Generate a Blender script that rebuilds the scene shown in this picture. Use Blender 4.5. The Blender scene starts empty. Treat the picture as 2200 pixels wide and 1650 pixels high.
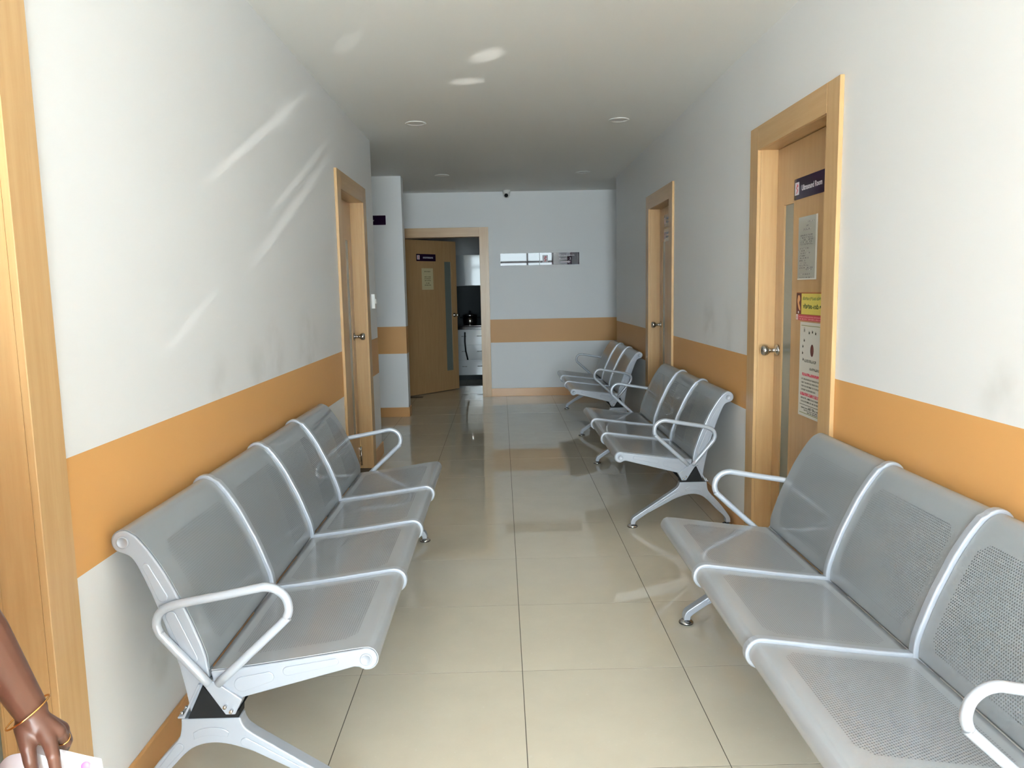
import bpy, bmesh, math, random
from mathutils import Vector, Matrix
random.seed(7)
PI = math.pi
scene = bpy.context.scene
C = scene.collection

# ------------------------------------------------------------------ camera
cam_d = bpy.data.cameras.new('camera'); cam = bpy.data.objects.new('camera', cam_d); C.objects.link(cam)
cam_d.sensor_width = 36.0; cam_d.lens = 36.0*1646.19/2200.0; cam_d.clip_start = 0.02
PITCH, YAW, ROLL = 0.1227, 0.0125, -0.0196
fwd = Vector((math.sin(YAW)*math.cos(PITCH), math.cos(YAW)*math.cos(PITCH), -math.sin(PITCH)))
rgt = Vector((math.cos(YAW), -math.sin(YAW), 0)); upv = rgt.cross(fwd)
r2 = rgt*math.cos(ROLL)+upv*math.sin(ROLL); u2 = -rgt*math.sin(ROLL)+upv*math.cos(ROLL)
m = Matrix((r2, u2, -fwd)).transposed().to_4x4(); m.translation = Vector((-0.0517, 0, 1.4106))
cam.matrix_world = m; scene.camera = cam

# ------------------------------------------------------------------ world, daylight, exposure
W = bpy.data.worlds.new('World'); scene.world = W; W.use_nodes = True
bg = W.node_tree.nodes['Background']; bg.inputs[0].default_value = (0.80, 0.92, 1.0, 1); bg.inputs[1].default_value = 23.0
W.cycles.sampling_method = 'MANUAL'; W.cycles.sample_map_resolution = 64
scene.view_settings.view_transform = 'Standard'; scene.view_settings.look = 'None'
scene.view_settings.gamma = 1.0; scene.view_settings.use_curve_mapping = False
scene.view_settings.exposure = 0.50
scene.cycles.max_bounces = 8; scene.cycles.diffuse_bounces = 6; scene.cycles.glossy_bounces = 4
scene.cycles.transparent_max_bounces = 12; scene.cycles.caustics_reflective = False; scene.cycles.caustics_refractive = False
scene.cycles.sample_clamp_indirect = 6.0; scene.cycles.use_adaptive_sampling = True; scene.cycles.adaptive_threshold = .015

def portal(name, loc, rot, sx, sy):
    d = bpy.data.lights.new(name, 'AREA'); d.shape = 'RECTANGLE'; d.size = sx; d.size_y = sy
    d.cycles.is_portal = True
    o = bpy.data.objects.new(name, d); C.objects.link(o); o.location = loc; o.rotation_euler = rot
YE = -3.2                                                       # the glazed entrance behind the photographer
portal('entrance_daylight_portal', (0.095, YE-0.12, 1.33), (PI/2, 0, 0), 2.40, 2.62)
portal('side_window_portal', (-3.0, 7.62, 1.55), (0, -PI/2, 0), 1.3, 1.4)
portal('end_window_portal', (-3.0, 9.46, 1.55), (0, -PI/2, 0), 1.3, 1.0)

sun_d = bpy.data.lights.new('sun', 'SUN'); sun_d.energy = 165.0; sun_d.angle = .01; sun_d.color = (1.0, .985, .97)
sun_o = bpy.data.objects.new('sun', sun_d); C.objects.link(sun_o); sun_o.location = (0, -6, 8)
sun_o.rotation_euler = Vector((-.10, .50, -.86)).to_track_quat('-Z', 'Y').to_euler()

def glint(name, src, tgt, major, half_len_ang, aspect, power, blend=1.0):
    """sunlight thrown back up by shiny things near the entrance: a narrow elliptical spot lamp"""
    d = bpy.data.lights.new(name, 'SPOT'); d.energy = power; d.spot_size = half_len_ang*2; d.spot_blend = blend
    d.shadow_soft_size = 0.004; d.color = (1.0, 0.98, 0.92)
    o = bpy.data.objects.new(name, d); C.objects.link(o)
    s = Vector(src); z = (s-Vector(tgt)).normalized(); x = Vector(major); x = (x-z*x.dot(z)).normalized(); y = z.cross(x)
    R = Matrix((x, y, z)).transposed().to_4x4(); R.translation = s
    o.matrix_world = R @ Matrix.Diagonal((1.0, 1.0/aspect, 1.0, 1.0))
GL = (0.75, -0.9, 0.06)
glint('sun_glint', GL, (-1.12, 3.68, 2.17), (0, 1.2, .53), .080, 13.0, 420)
glint('sun_glint', GL, (-1.12, 3.97, 2.30), (0, .3, .2), .016, 1.2, 220)
glint('sun_glint', GL, (-1.12, 4.30, 2.06), (0, 1.2, .52), .058, 11.0, 380)
glint('sun_glint', GL, (-1.12, 4.10, 1.86), (0, 1.4, .62), .075, 10.0, 380)
glint('sun_glint', GL, (-1.12, 2.70, 1.34), (0, .3, .13), .036, 6.0, 170)
glint('sun_glint', GL, (-.10, 4.33, 2.668), (1, -.8, 0), .020, 1.7, 700)
glint('sun_glint', GL, (-.23, 4.84, 2.668), (1, -.15, 0), .021, 3.2, 800)
glint('sun_glint', GL, (-.80, 4.08, 2.668), (.6, -1, 0), .022, 2.0, 200)

# ------------------------------------------------------------------ material helpers
def newmat(name):
    mt = bpy.data.materials.new(name); mt.use_nodes = True
    return mt, mt.node_tree, mt.node_tree.nodes['Principled BSDF']
def plain(name, col, rough=.5, metal=0., coat=0., spec=.5, trans=0., emit=None):
    mt, t, b = newmat(name)
    b.inputs['Base Color'].default_value = (*col, 1); b.inputs['Roughness'].default_value = rough
    b.inputs['Metallic'].default_value = metal; b.inputs['Coat Weight'].default_value = coat
    b.inputs['Coat Roughness'].default_value = .06
    b.inputs['Specular IOR Level'].default_value = spec; b.inputs['Transmission Weight'].default_value = trans
    return mt
class NT:
    def __init__(s, t): s.t = t
    def n(s, typ, **kw):
        x = s.t.nodes.new(typ)
        for k, v in kw.items(): setattr(x, k, v)
        return x
    def put(s, sock, v):
        if isinstance(v, (int, float)): sock.default_value = v
        elif isinstance(v, tuple): sock.default_value = v
        else: s.t.links.new(v, sock)
    def math(s, op, a, b=0.0, c=0.0):
        x = s.n('ShaderNodeMath', operation=op); s.put(x.inputs[0], a); s.put(x.inputs[1], b); s.put(x.inputs[2], c); return x.outputs[0]
    def sstep(s, v, a, b):
        x = s.n('ShaderNodeMapRange', interpolation_type='SMOOTHSTEP'); s.put(x.inputs[0], v); s.put(x.inputs[1], a); s.put(x.inputs[2], b); return x.outputs[0]
    def mix(s, f, a, b):
        x = s.n('ShaderNodeMix', data_type='RGBA'); s.put(x.inputs[0], f); s.put(x.inputs[6], a); s.put(x.inputs[7], b); return x.outputs[2]
    def noise(s, vec, scale, detail=2.0, rough=.5):
        x = s.n('ShaderNodeTexNoise'); s.put(x.inputs['Vector'], vec); x.inputs['Scale'].default_value = scale
        x.inputs['Detail'].default_value = detail; x.inputs['Roughness'].default_value = rough; return x.outputs[0]
    def mapping(s, vec, scale):
        x = s.n('ShaderNodeMapping'); s.put(x.inputs[0], vec); x.inputs['Scale'].default_value = scale; return x.outputs[0]
    def bump(s, h, strength, dist, b):
        x = s.n('ShaderNodeBump'); x.inputs['Strength'].default_value = strength; x.inputs['Distance'].default_value = dist
        s.put(x.inputs['Height'], h); s.t.links.new(x.outputs[0], b.inputs['Normal'])

STRIPE = (.66, .335, .095, 1)
def wall_mat(name, smudges):
    mt, t, b = newmat(name); q = NT(t)
    pos = q.n('ShaderNodeNewGeometry').outputs['Position']
    sep = q.n('ShaderNodeSeparateXYZ'); t.links.new(pos, sep.inputs[0]); z = sep.outputs[2]
    inb = q.math('MULTIPLY', q.math('GREATER_THAN', z, .718), q.math('LESS_THAN', z, 1.022))
    n1 = q.noise(pos, 1.3, 3)
    white = q.mix(n1, (.80, .815, .835, 1), (.83, .845, .862, 1))
    orange = q.mix(q.noise(pos, 2.0, 2), (.61, .325, .115, 1), (.65, .352, .128, 1))
    tot = None
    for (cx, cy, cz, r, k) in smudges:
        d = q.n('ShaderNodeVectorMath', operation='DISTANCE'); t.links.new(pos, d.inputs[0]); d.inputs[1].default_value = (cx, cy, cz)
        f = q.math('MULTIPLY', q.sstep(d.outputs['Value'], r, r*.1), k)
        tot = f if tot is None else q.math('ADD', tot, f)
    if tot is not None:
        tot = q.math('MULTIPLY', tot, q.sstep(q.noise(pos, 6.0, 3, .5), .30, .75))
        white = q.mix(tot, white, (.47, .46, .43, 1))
    t.links.new(q.mix(inb, white, orange), b.inputs['Base Color'])
    b.inputs['Roughness'].default_value = .42; b.inputs['Specular IOR Level'].default_value = .35
    q.bump(q.noise(pos, 160.0, 2), .05, .002, b)
    return mt
def wood_mat(name, a, bcol, axis='Z'):
    mt, t, b = newmat(name); q = NT(t)
    pos = q.n('ShaderNodeNewGeometry').outputs['Position']
    sc = {'Z': (14, 14, .8), 'Y': (14, .8, 14), 'X': (.8, 14, 14)}[axis]
    g = q.noise(q.mapping(pos, sc), 3.0, 4, .6)
    g2 = q.noise(q.mapping(pos, tuple(6*v for v in sc)), 3.0, 3, .6)
    f = q.math('ADD', q.math('MULTIPLY', q.sstep(g, .3, .7), .7), q.math('MULTIPLY', g2, .3))
    t.links.new(q.mix(f, (*a, 1), (*bcol, 1)), b.inputs['Base Color'])
    b.inputs['Roughness'].default_value = .34; b.inputs['Coat Weight'].default_value = .12; b.inputs['Coat Roughness'].default_value = .2
    return mt
def tile_mat():
    mt, t, b = newmat('polished_beige_tile'); q = NT(t)
    pos = q.n('ShaderNodeNewGeometry').outputs['Position']
    rnd = q.n('ShaderNodeObjectInfo').outputs['Random']
    c = q.mix(q.noise(pos, 5.0, 5, .65), (.585, .535, .435, 1), (.69, .635, .52, 1))
    c = q.mix(q.math('MULTIPLY', q.sstep(q.noise(pos, 60.0, 3, .6), .62, .75), .35), c, (.72, .70, .62, 1))
    c = q.mix(q.math('MULTIPLY', rnd, .10), c, (.46, .42, .35, 1))
    t.links.new(c, b.inputs['Base Color'])
    r = q.n('ShaderNodeMapRange'); t.links.new(q.noise(pos, 7.0, 3), r.inputs[0]); r.inputs[3].default_value = .02; r.inputs[4].default_value = .055
    t.links.new(r.outputs[0], b.inputs['Roughness']); b.inputs['Specular IOR Level'].default_value = .55
    return mt
def perf_mat(name, col, u0, u1, v0, v1, through):
    """painted steel sheet with a field of punched round holes (UV in metres)"""
    mt, t, b = newmat(name); q = NT(t)
    b.inputs['Base Color'].default_value = (*col, 1); b.inputs['Metallic'].default_value = .0; b.inputs['Roughness'].default_value = .48
    b.inputs['Coat Weight'].default_value = .7; b.inputs['Coat Roughness'].default_value = .03
    uv = q.n('ShaderNodeUVMap'); uv.uv_map = 'UVMap'
    sep = q.n('ShaderNodeSeparateXYZ'); t.links.new(uv.outputs[0], sep.inputs[0]); u, v = sep.outputs[0], sep.outputs[1]
    p = .0082; h = p*1.732
    def lattice(o):
        a = q.math('MULTIPLY', q.math('SUBTRACT', q.math('FRACT', q.math('ADD', q.math('DIVIDE', u, p), o)), .5), p)
        c = q.math('MULTIPLY', q.math('SUBTRACT', q.math('FRACT', q.math('ADD', q.math('DIVIDE', v, h), o)), .5), h)
        return q.math('SQRT', q.math('ADD', q.math('MULTIPLY', a, a), q.math('MULTIPLY', c, c)))
    d = q.math('MINIMUM', lattice(0.0), lattice(0.5))
    hole = q.math('LESS_THAN', d, .0020)
    # field of holes: rectangle with cut corners
    du = q.math('MINIMUM', q.math('SUBTRACT', u, u0), q.math('SUBTRACT', u1, u))
    dv = q.math('MINIMUM', q.math('SUBTRACT', v, v0), q.math('SUBTRACT', v1, v))
    cut = q.math('SUBTRACT', q.math('ADD', du, dv), .03)
    ins = q.math('GREATER_THAN', q.math('MINIMUM', q.math('MINIMUM', du, dv), cut), 0.0)
    f = q.math('MULTIPLY', hole, ins)
    tr = q.n('ShaderNodeBsdfTransparent'); tr.inputs[0].default_value = (through, through, through, 1); mx = q.n('ShaderNodeMixShader')   # grey tint paints shade into the holes, in place of real edge depth
    t.links.new(f, mx.inputs[0]); t.links.new(b.outputs[0], mx.inputs[1]); t.links.new(tr.outputs[0], mx.inputs[2])
    t.links.new(mx.outputs[0], t.nodes['Material Output'].inputs[0])
    return mt
def thin_glass(name, tint, amount):
    mt, t, b = newmat(name); q = NT(t); t.nodes.remove(b)
    tr = q.n('ShaderNodeBsdfTransparent'); tr.inputs[0].default_value = (*tint, 1)
    gl = q.n('ShaderNodeBsdfGlossy'); gl.inputs['Roughness'].default_value = .02
    fr = q.n('ShaderNodeFresnel'); fr.inputs[0].default_value = 1.45
    mx = q.n('ShaderNodeMixShader'); t.links.new(q.math('MULTIPLY', fr.outputs[0], amount), mx.inputs[0])
    t.links.new(tr.outputs[0], mx.inputs[1]); t.links.new(gl.outputs[0], mx.inputs[2]); t.links.new(mx.outputs[0], t.nodes['Material Output'].inputs[0])
    return mt
def print_mat(name, paper, ink, density=.52, scale=(260, 60)):
    """a line of small print: ink broken up into letter-like strokes (UV in metres)"""
    mt, t, b = newmat(name); q = NT(t)
    uv = q.n('ShaderNodeUVMap'); uv.uv_map = 'UVMap'
    n = q.noise(q.mapping(uv.outputs[0], (scale[0], scale[1], 1)), 1.0, 2, .6)
    t.links.new(q.mix(q.sstep(n, density+.06, density-.06), (*paper, 1), (*ink, 1)), b.inputs['Base Color'])
    b.inputs['Roughness'].default_value = .5
    return mt

M = {}
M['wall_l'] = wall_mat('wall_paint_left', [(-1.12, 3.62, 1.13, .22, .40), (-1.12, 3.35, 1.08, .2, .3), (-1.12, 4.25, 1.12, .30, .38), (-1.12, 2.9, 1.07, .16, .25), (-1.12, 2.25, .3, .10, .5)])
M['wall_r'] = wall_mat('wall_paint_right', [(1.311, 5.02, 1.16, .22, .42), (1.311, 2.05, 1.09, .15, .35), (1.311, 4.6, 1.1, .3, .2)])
M['wall'] = wall_mat('wall_paint', [])
M['ceil'] = plain('ceiling_paint', (.90, .905, .89), .6, spec=.3)
M['base'] = plain('skirting_tile_tan', (.60, .32, .125), .28, spec=.5)
M['maple'] = wood_mat('maple_laminate', (.47, .29, .13), (.545, .36, .178))
M['mapleY'] = wood_mat('maple_laminate_rail', (.47, .29, .13), (.545, .36, .178), 'Y')
M['mapleX'] = wood_mat('maple_laminate_header', (.47, .29, .13), (.545, .36, .178), 'X')
M['leaf'] = wood_mat('door_leaf_laminate', (.43, .26, .115), (.49, .31, .15))
M['tile'] = tile_mat()
M['grout'] = plain('grout', (.10, .085, .065), .9)
M['frost'] = plain('frosted_glass', (.165, .195, .178), .18, spec=.5)
M['steel'] = plain('brushed_steel', (.55, .53, .50), .18, metal=1.)
M['chrome'] = plain('chrome', (.62, .62, .62), .08, metal=1.)
M['dark_chrome'] = plain('dark_rubber', (.02, .02, .02), .4)
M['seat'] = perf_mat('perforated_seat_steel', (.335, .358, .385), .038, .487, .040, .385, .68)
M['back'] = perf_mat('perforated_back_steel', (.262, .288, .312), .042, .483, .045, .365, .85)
M['rail'] = plain('silver_painted_frame', (.345, .375, .425), .30, metal=.1, coat=.4)
M['arm'] = plain('silver_painted_tube', (.42, .455, .51), .30, metal=.2, coat=.3)
M['black'] = plain('black_plastic', (.008, .009, .010), .6, spec=.2)
M['white'] = plain('white_plastic', (.80, .80, .79), .35)
M['purple'] = plain('dark_purple_acrylic', (.022, .007, .028), .05, spec=.45)
M['purple_mirror'] = plain('polished_purple_acrylic', (.012, .003, .013), .02, spec=.36)
M['ink_white'] = plain('white_lettering', (.72, .68, .74), .5)
M['ink_black'] = plain('black_lettering', (.03, .035, .02), .5)
M['ink_green'] = plain('dark_green_lettering', (.05, .09, .03), .5)
M['ink_pale_green'] = plain('faded_green_lettering', (.22, .27, .08), .5)
M['ink_red'] = plain('red_print', (.62, .06, .09), .5)
M['crimson'] = plain('crimson_print', (.48, .03, .06), .35)
M['maroon'] = plain('maroon_print', (.10, .008, .008), .4)
M['peach'] = plain('peach_print', (.70, .34, .15), .4)
M['yellow'] = plain('yellow_print', (.68, .58, .12), .35)
M['orange_p'] = plain('brown_orange_print', (.32, .10, .02), .4)
M['paper'] = plain('white_paper', (.70, .70, .66), .45)
M['lam'] = plain('laminated_paper', (.50, .51, .47), .2, coat=.6)
M['cream'] = plain('cream_paper', (.62, .55, .33), .5)
M['line_dark'] = print_mat('small_print_dark', (.70, .70, .66), (.06, .07, .05))
M['line_lam'] = print_mat('small_print_laminated', (.50, .51, .47), (.10, .10, .10))
M['line_red'] = print_mat('small_print_red', (.70, .70, .66), (.62, .03, .10), .56)
M['line_cream'] = print_mat('small_print_cream', (.62, .55, .33), (.12, .10, .04))
M['line_pink'] = print_mat('small_print_pink', (.48, .03, .06), (.80, .40, .42), .5)
M['line_purple'] = print_mat('small_print_on_purple', (.035, .012, .045), (.45, .45, .52), .55)
M['counter'] = plain('black_granite', (.012, .012, .013), .08, coat=.5)
M['cab'] = plain('glossy_white_cabinet', (.50, .53, .54), .10, coat=1.0)
M['cabgrey'] = plain('glossy_grey_cabinet', (.30, .335, .35), .05, spec=.35)
M['splash'] = plain('dark_backsplash', (.028, .036, .039), .6, spec=.2)
M['greywall'] = plain('grey_wall', (.35, .37, .38), .6)
M['alu'] = plain('anodised_aluminium', (.55, .55, .55), .35, metal=.8)
M['glass'] = thin_glass('clear_glass', (.97, .985, .98), .6)
M['tinted'] = thin_glass('tinted_glass', (.004, .0045, .005), .6)
M['paving'] = plain('light_paving', (.55, .53, .49), .7)
M['skin'] = plain('brown_skin', (.105, .046, .030), .36, spec=.45)
M['pink'] = plain('pink_cotton', (.80, .20, .30), .8)
M['trouser'] = plain('grey_cotton', (.07, .075, .08), .85)
M['hair'] = plain('black_hair', (.008, .006, .005), .4)
M['gold'] = plain('gold', (.75, .42, .14), .2, metal=1.)
M['eye'] = plain('eye_white', (.75, .72, .68), .2)
M['lip'] = plain('lip', (.18, .05, .045), .4)
M['magenta'] = plain('magenta_print', (.62, .22, .60), .5)
M['bright_paper'] = plain('bright_white_paper', (.84, .83, .88), .5)

# ------------------------------------------------------------------ mesh helpers
def tag(o, label=None, cat=None, group=None, kind=None):
    if label: o['label'] = label
    if cat: o['category'] = cat
    if group: o['group'] = group
    if kind: o['kind'] = kind
    return o
def empty(name, loc, **kw):
    o = bpy.data.objects.new(name, None); C.objects.link(o); o.location = loc; o.empty_display_size = .1
    return tag(o, **kw)
class MB:
    def __init__(s): s.v = []; s.f = []; s.uv = {}; s.sm = set()
    def add(s, vs, fs, smooth=False, uvs=None):
        k = len(s.v); s.v += [Vector(p) for p in vs]
        for i, f in enumerate(fs):
            idx = len(s.f); s.f.append(tuple(k+a for a in f))
            if smooth: s.sm.add(idx)
            if uvs: s.uv[idx] = [uvs[a] for a in f]
        return s
    def box(s, a, b):
        x0, x1 = sorted((a[0], b[0])); y0, y1 = sorted((a[1], b[1])); z0, z1 = sorted((a[2], b[2]))
        return s.add([(x0,y0,z0),(x1,y0,z0),(x1,y1,z0),(x0,y1,z0),(x0,y0,z1),(x1,y0,z1),(x1,y1,z1),(x0,y1,z1)],
                     [(3,2,1,0),(4,5,6,7),(0,1,5,4),(1,2,6,5),(2,3,7,6),(3,0,4,7)])
    def prism(s, pts, fn, d0, d1):
        """pts: 2D outline; fn(a,b,d) -> 3D"""
        n = len(pts)
        vs = [fn(a, b, d0) for a, b in pts]+[fn(a, b, d1) for a, b in pts]
        fs = [tuple(range(n)), tuple(range(2*n-1, n-1, -1))]+[(i, n+i, n+(i+1) % n, (i+1) % n) for i in range(n)]
        return s.add(vs, fs)
    def tube(s, path, r, seg=12, closed=False, caps=True, smooth=True):
        P = [Vector(p) for p in path]; n = len(P); rr = r if isinstance(r, (list, tuple)) else [r]*n
        T = []
        for i in range(n):
            a = P[(i-1) % n] if closed or i > 0 else P[i]; b = P[(i+1) % n] if closed or i < n-1 else P[i]
            T.append((b-a).normalized())
        ref = Vector((0, 0, 1)) if abs(T[0].z) < .9 else Vector((1, 0, 0))
        u = T[0].cross(ref).normalized(); vs = []
        for i in range(n):
            u = (u-T[i]*u.dot(T[i])).normalized(); w = T[i].cross(u)
            for k in range(seg):
                a = 2*PI*k/seg; vs.append(P[i]+(u*math.cos(a)+w*math.sin(a))*rr[i])
        fs = []
        for i in range(n if closed else n-1):
            j = (i+1) % n
            for k in range(seg): l = (k+1) % seg; fs.append((i*seg+k, i*seg+l, j*seg+l, j*seg+k))
        s.add(vs, fs, smooth)
        if caps and not closed:
            s.add([vs[k] for k in range(seg)], [tuple(range(seg-1, -1, -1))]); s.add([vs[(n-1)*seg+k] for k in range(seg)], [tuple(range(seg))])
        return s
    def lathe(s, prof, origin, axis=(0,0,1), seg=24, smooth=True):
        z = Vector(axis).normalized(); x = z.orthogonal().normalized(); y = z.cross(x); o = Vector(origin); vs = []
        for r, h in prof:
            for k in range(seg): a = 2*PI*k/seg; vs.append(o+z*h+(x*math.cos(a)+y*math.sin(a))*r)
        fs = []
        for i in range(len(prof)-1):
            for k in range(seg): l = (k+1) % seg; fs.append((i*seg+k, i*seg+l, (i+1)*seg+l, (i+1)*seg+k))
        s.add(vs, fs, smooth)
        for i, fl in ((0, True), (len(prof)-1, False)):
            if prof[i][0] > 1e-5:
                c = [vs[i*seg+k] for k in range(seg)]; s.add(c, [tuple(range(seg-1, -1, -1)) if fl else tuple(range(seg))])
        return s
    def mesh(s, name, mat, origin=(0,0,0), bevel=0, bseg=2, solid=0):
        me = bpy.data.meshes.new(name); o = Vector(origin)
        me.from_pydata([p-o for p in s.v], [], s.f)
        for i, p in enumerate(me.polygons): p.use_smooth = i in s.sm
        if s.uv:
            ul = me.uv_layers.new(name='UVMap')
            for i, p in enumerate(me.polygons):
                for li, uv in zip(p.loop_indices, s.uv.get(i, [(0, 0)]*len(p.vertices))): ul.data[li].uv = uv
        bm = bmesh.new(); bm.from_mesh(me)
        if not s.uv: bmesh.ops.remove_doubles(bm, verts=bm.verts, dist=1e-6)
        bmesh.ops.recalc_face_normals(bm, faces=bm.faces)
        if bevel:
            ed = [e for e in bm.edges if len(e.link_faces) == 2 and e.calc_face_angle(0) > .6]
            if ed: bmesh.ops.bevel(bm, geom=ed, offset=bevel, segments=bseg, profile=.5, affect='EDGES', clamp_overlap=True)
        if solid:
            bmesh.ops.solidify(bm, geom=bm.faces[:], thickness=solid); bm.normal_update()
            for fc in bm.faces:                              # the thin rim faces stay flat so the sheet shades evenly
                if min(e.calc_length() for e in fc.edges) < solid*1.5: fc.smooth = False
        bm.to_mesh(me); bm.free(); me.materials.append(M[mat] if isinstance(mat, str) else mat)
        return me
    def build(s, name, mat, parent=None, origin=(0,0,0), **kw):
        me = s.mesh(name, mat, origin, **kw); o = bpy.data.objects.new(name, me); C.objects.link(o)
        if parent: o.parent = parent
        else: o.location = origin
        return o
def link(name, me, parent):
    o = bpy.data.objects.new(name, me); C.objects.link(o); o.parent = parent; return o
def smoothed(pts, k=5):
    """Catmull-Rom through 2D points"""
    out = []
    for i in range(len(pts)-1):
        p0 = pts[max(i-1, 0)]; p1 = pts[i]; p2 = pts[i+1]; p3 = pts[min(i+2, len(pts)-1)]
        for j in range(k):
            t = j/k
            out.append(tuple(.5*((2*p1[a])+(-p0[a]+p2[a])*t+(2*p0[a]-5*p1[a]+4*p2[a]-p3[a])*t*t+(-p0[a]+3*p1[a]-3*p2[a]+p3[a])*t**3) for a in range(len(p1))))
    out.append(tuple(pts[-1])); return out

# ------------------------------------------------------------------ the building
XL, XR, ZC, YF = -1.12, 1.311, 2.668, 10.126
YL_END, YR_END, YA = 6.63, 9.05, 8.62            # left wall ends, right wall ends, partition in the left opening
T = .15
def wall(name, mat, boxes):
    b = MB()
    for a, c in boxes: b.box(a, c)
    return tag(b.build(name, mat), kind='structure')
# door openings (inner): y0, y1 ; height
D1 = (3.218, 4.056); D2 = (6.175, 7.015); D3 = (5.25, 6.085); D4 = (.862, 1.70); D5 = (-1.33, -.315); DH = 2.10
def wall_with_doors(name, mat, xa, xb, y0, y1, doors):
    bx = []; y = y0
    for a, b in sorted(doors):
        bx.append(((xa, y, 0), (xb, a-.02, ZC))); bx.append(((xa, a-.02, DH+.02), (xb, b+.02, ZC))); y = b+.02
    bx.append(((xa, y, 0), (xb, y1, ZC))); return wall(name, mat, bx)
wall_with_doors('wall_left', 'wall_l', XL-T, XL, YE, YL_END, [D3, D4])
wall_with_doors('wall_right', 'wall_r', XR, XR+T, YE, YR_END, [D1, D2])
wall('wall_far', 'wall', [((-3.0, YF, 0), (D5[0]-.02, YF+T, ZC)), ((D5[0]-.02, YF, DH+.02), (D5[1]+.02, YF+T, ZC)), ((D5[1]+.02, YF, 0), (3.0, YF+T, ZC))])
wall('wall_partition', 'wall', [((-3.0, YA, 0), (XL, YA+.18, ZC))])
wall('wall_side_left', 'greywall', [((-3.0-T, YL_END-T, 0), (-3.0, YF+T, .9)), ((-3.0-T, YL_END-T, 2.2), (-3.0, YF+T, ZC)), ((-3.0-T, YL_END-T, .9), (-3.0, 6.92, 2.2)),  # unseen side walls coloured dark grey to dim the far end
                        ((-3.0-T, 8.32, .9), (-3.0, 8.96, 2.2)), ((-3.0-T, 9.96, .9), (-3.0, YF+T, 2.2))])
wall('wall_side_front', 'greywall', [((-3.0, YL_END-T, 0), (XL-T, YL_END, ZC))])
wall('wall_side_right', 'greywall', [((3.0, YR_END-T, 0), (3.0+T, YF+T, ZC)), ((XR+T, YR_END-T, 0), (3.0, YR_END, ZC))])  # dark grey as on the left, to cut bounced light
wall('wall_kitchen', 'greywall', [((-2.0, 12.62, 0), (1.2, 12.77, ZC)), ((-2.15, YF+T, 0), (-2.0, 12.77, ZC)), ((1.2, YF+T, 0), (1.35, 12.77, ZC))])
wall('ceiling', 'ceil', [((-3.15, YE, ZC), (3.15, 12.77, ZC+.1))])
# rooms behind the closed doors stay dark: thin back walls
wall('wall_behind_doors', 'greywall', [((XR+.9, 2.6, 0), (XR+.95, 7.6, ZC)), ((XR+T, 2.6, 0), (XR+.9, 2.65, ZC)), ((XR+T, 7.55, 0), (XR+.9, 7.6, ZC)),
                               ((XL-.95, .3, 0), (XL-.9, 6.4, ZC)), ((XL-.9, .3, 0), (XL-T, .35, ZC)), ((XL-.9, 6.35, 0), (XL-T, 6.4, ZC))])
wall('floor_outside', 'paving', [((-9, -14, -.16), (9, YE, -.012))])

# floor: grout bed with one object per tile
flo = tag(MB().box((-3.1, YE, -.12), (3.1, 12.75, -.0007)).build('floor', 'grout'), kind='structure')
G = .0030; S = .6; Y0 = 2.1015; tcache = {}
rects = [(XL, XR, YE, YF+T), (-3.0, XL, YL_END, YA), (-3.0, XL, YA+.18, YF), (XR, 3.0, YR_END, YF), (-2.0, 1.2, YF+T, 12.62)]
for (rx0, rx1, ry0, ry1) in rects:
    for i in range(math.floor(rx0/S+1e-6), math.ceil(rx1/S-1e-6)):
        for j in range(math.floor((ry0-Y0)/S+1e-6), math.ceil((ry1-Y0)/S-1e-6)):
            gx0, gx1, gy0, gy1 = i*S, (i+1)*S, Y0+j*S, Y0+(j+1)*S
            x0 = max(gx0+G/2, rx0); x1 = min(gx1-G/2, rx1); y0 = max(gy0+G/2, ry0); y1 = min(gy1-G/2, ry1)
            if x1-x0 < .01 or y1-y0 < .01: continue
            key = (round(x1-x0, 4), round(y1-y0, 4))
            if key not in tcache:
                w, d = key[0]/2, key[1]/2
                tcache[key] = MB().box((-w, -d, -.0095), (w, d, 0)).mesh('tile', 'tile')
            o = link('tile', tcache[key], flo); o.location = ((x0+x1)/2, (y0+y1)/2, 0)

# skirting
def skirt(name, boxes):
    b = MB()
    for a, c in boxes: b.box(a, c)
    return tag(b.build(name, 'base', bevel=.002, bseg=1), kind='structure')
BT, BH, AW = .012, .107, .12
skirt('baseboard_left', [((XL, YE+.1, 0), (XL+BT, D4[0]-AW, BH)), ((XL, D4[1]+AW, 0), (XL+BT, D3[0]-AW, BH)), ((XL, D3[1]+AW, 0), (XL+BT, YL_END, BH)), ((XL-T, YL_END, 0), (XL+BT, YL_END+BT, BH))])
skirt('baseboard_right', [((XR-BT, YE+.1, 0), (XR, D1[0]-AW, BH)), ((XR-BT, D1[1]+AW, 0), (XR, D2[0]-AW, BH)), ((XR-BT, D2[1]+AW, 0), (XR, YR_END+BT, BH))])
skirt('baseboard_far', [((D5[1]+AW, YF-BT, 0), (3.0, YF, BH)), ((-3.0, YF-BT, 0), (D5[0]-AW, YF, BH))])
skirt('baseboard_partition', [((-3.0, YA-BT, 0), (XL+BT, YA, BH)), ((XL, YA, 0), (XL+BT, YA+.18, BH))])

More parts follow.
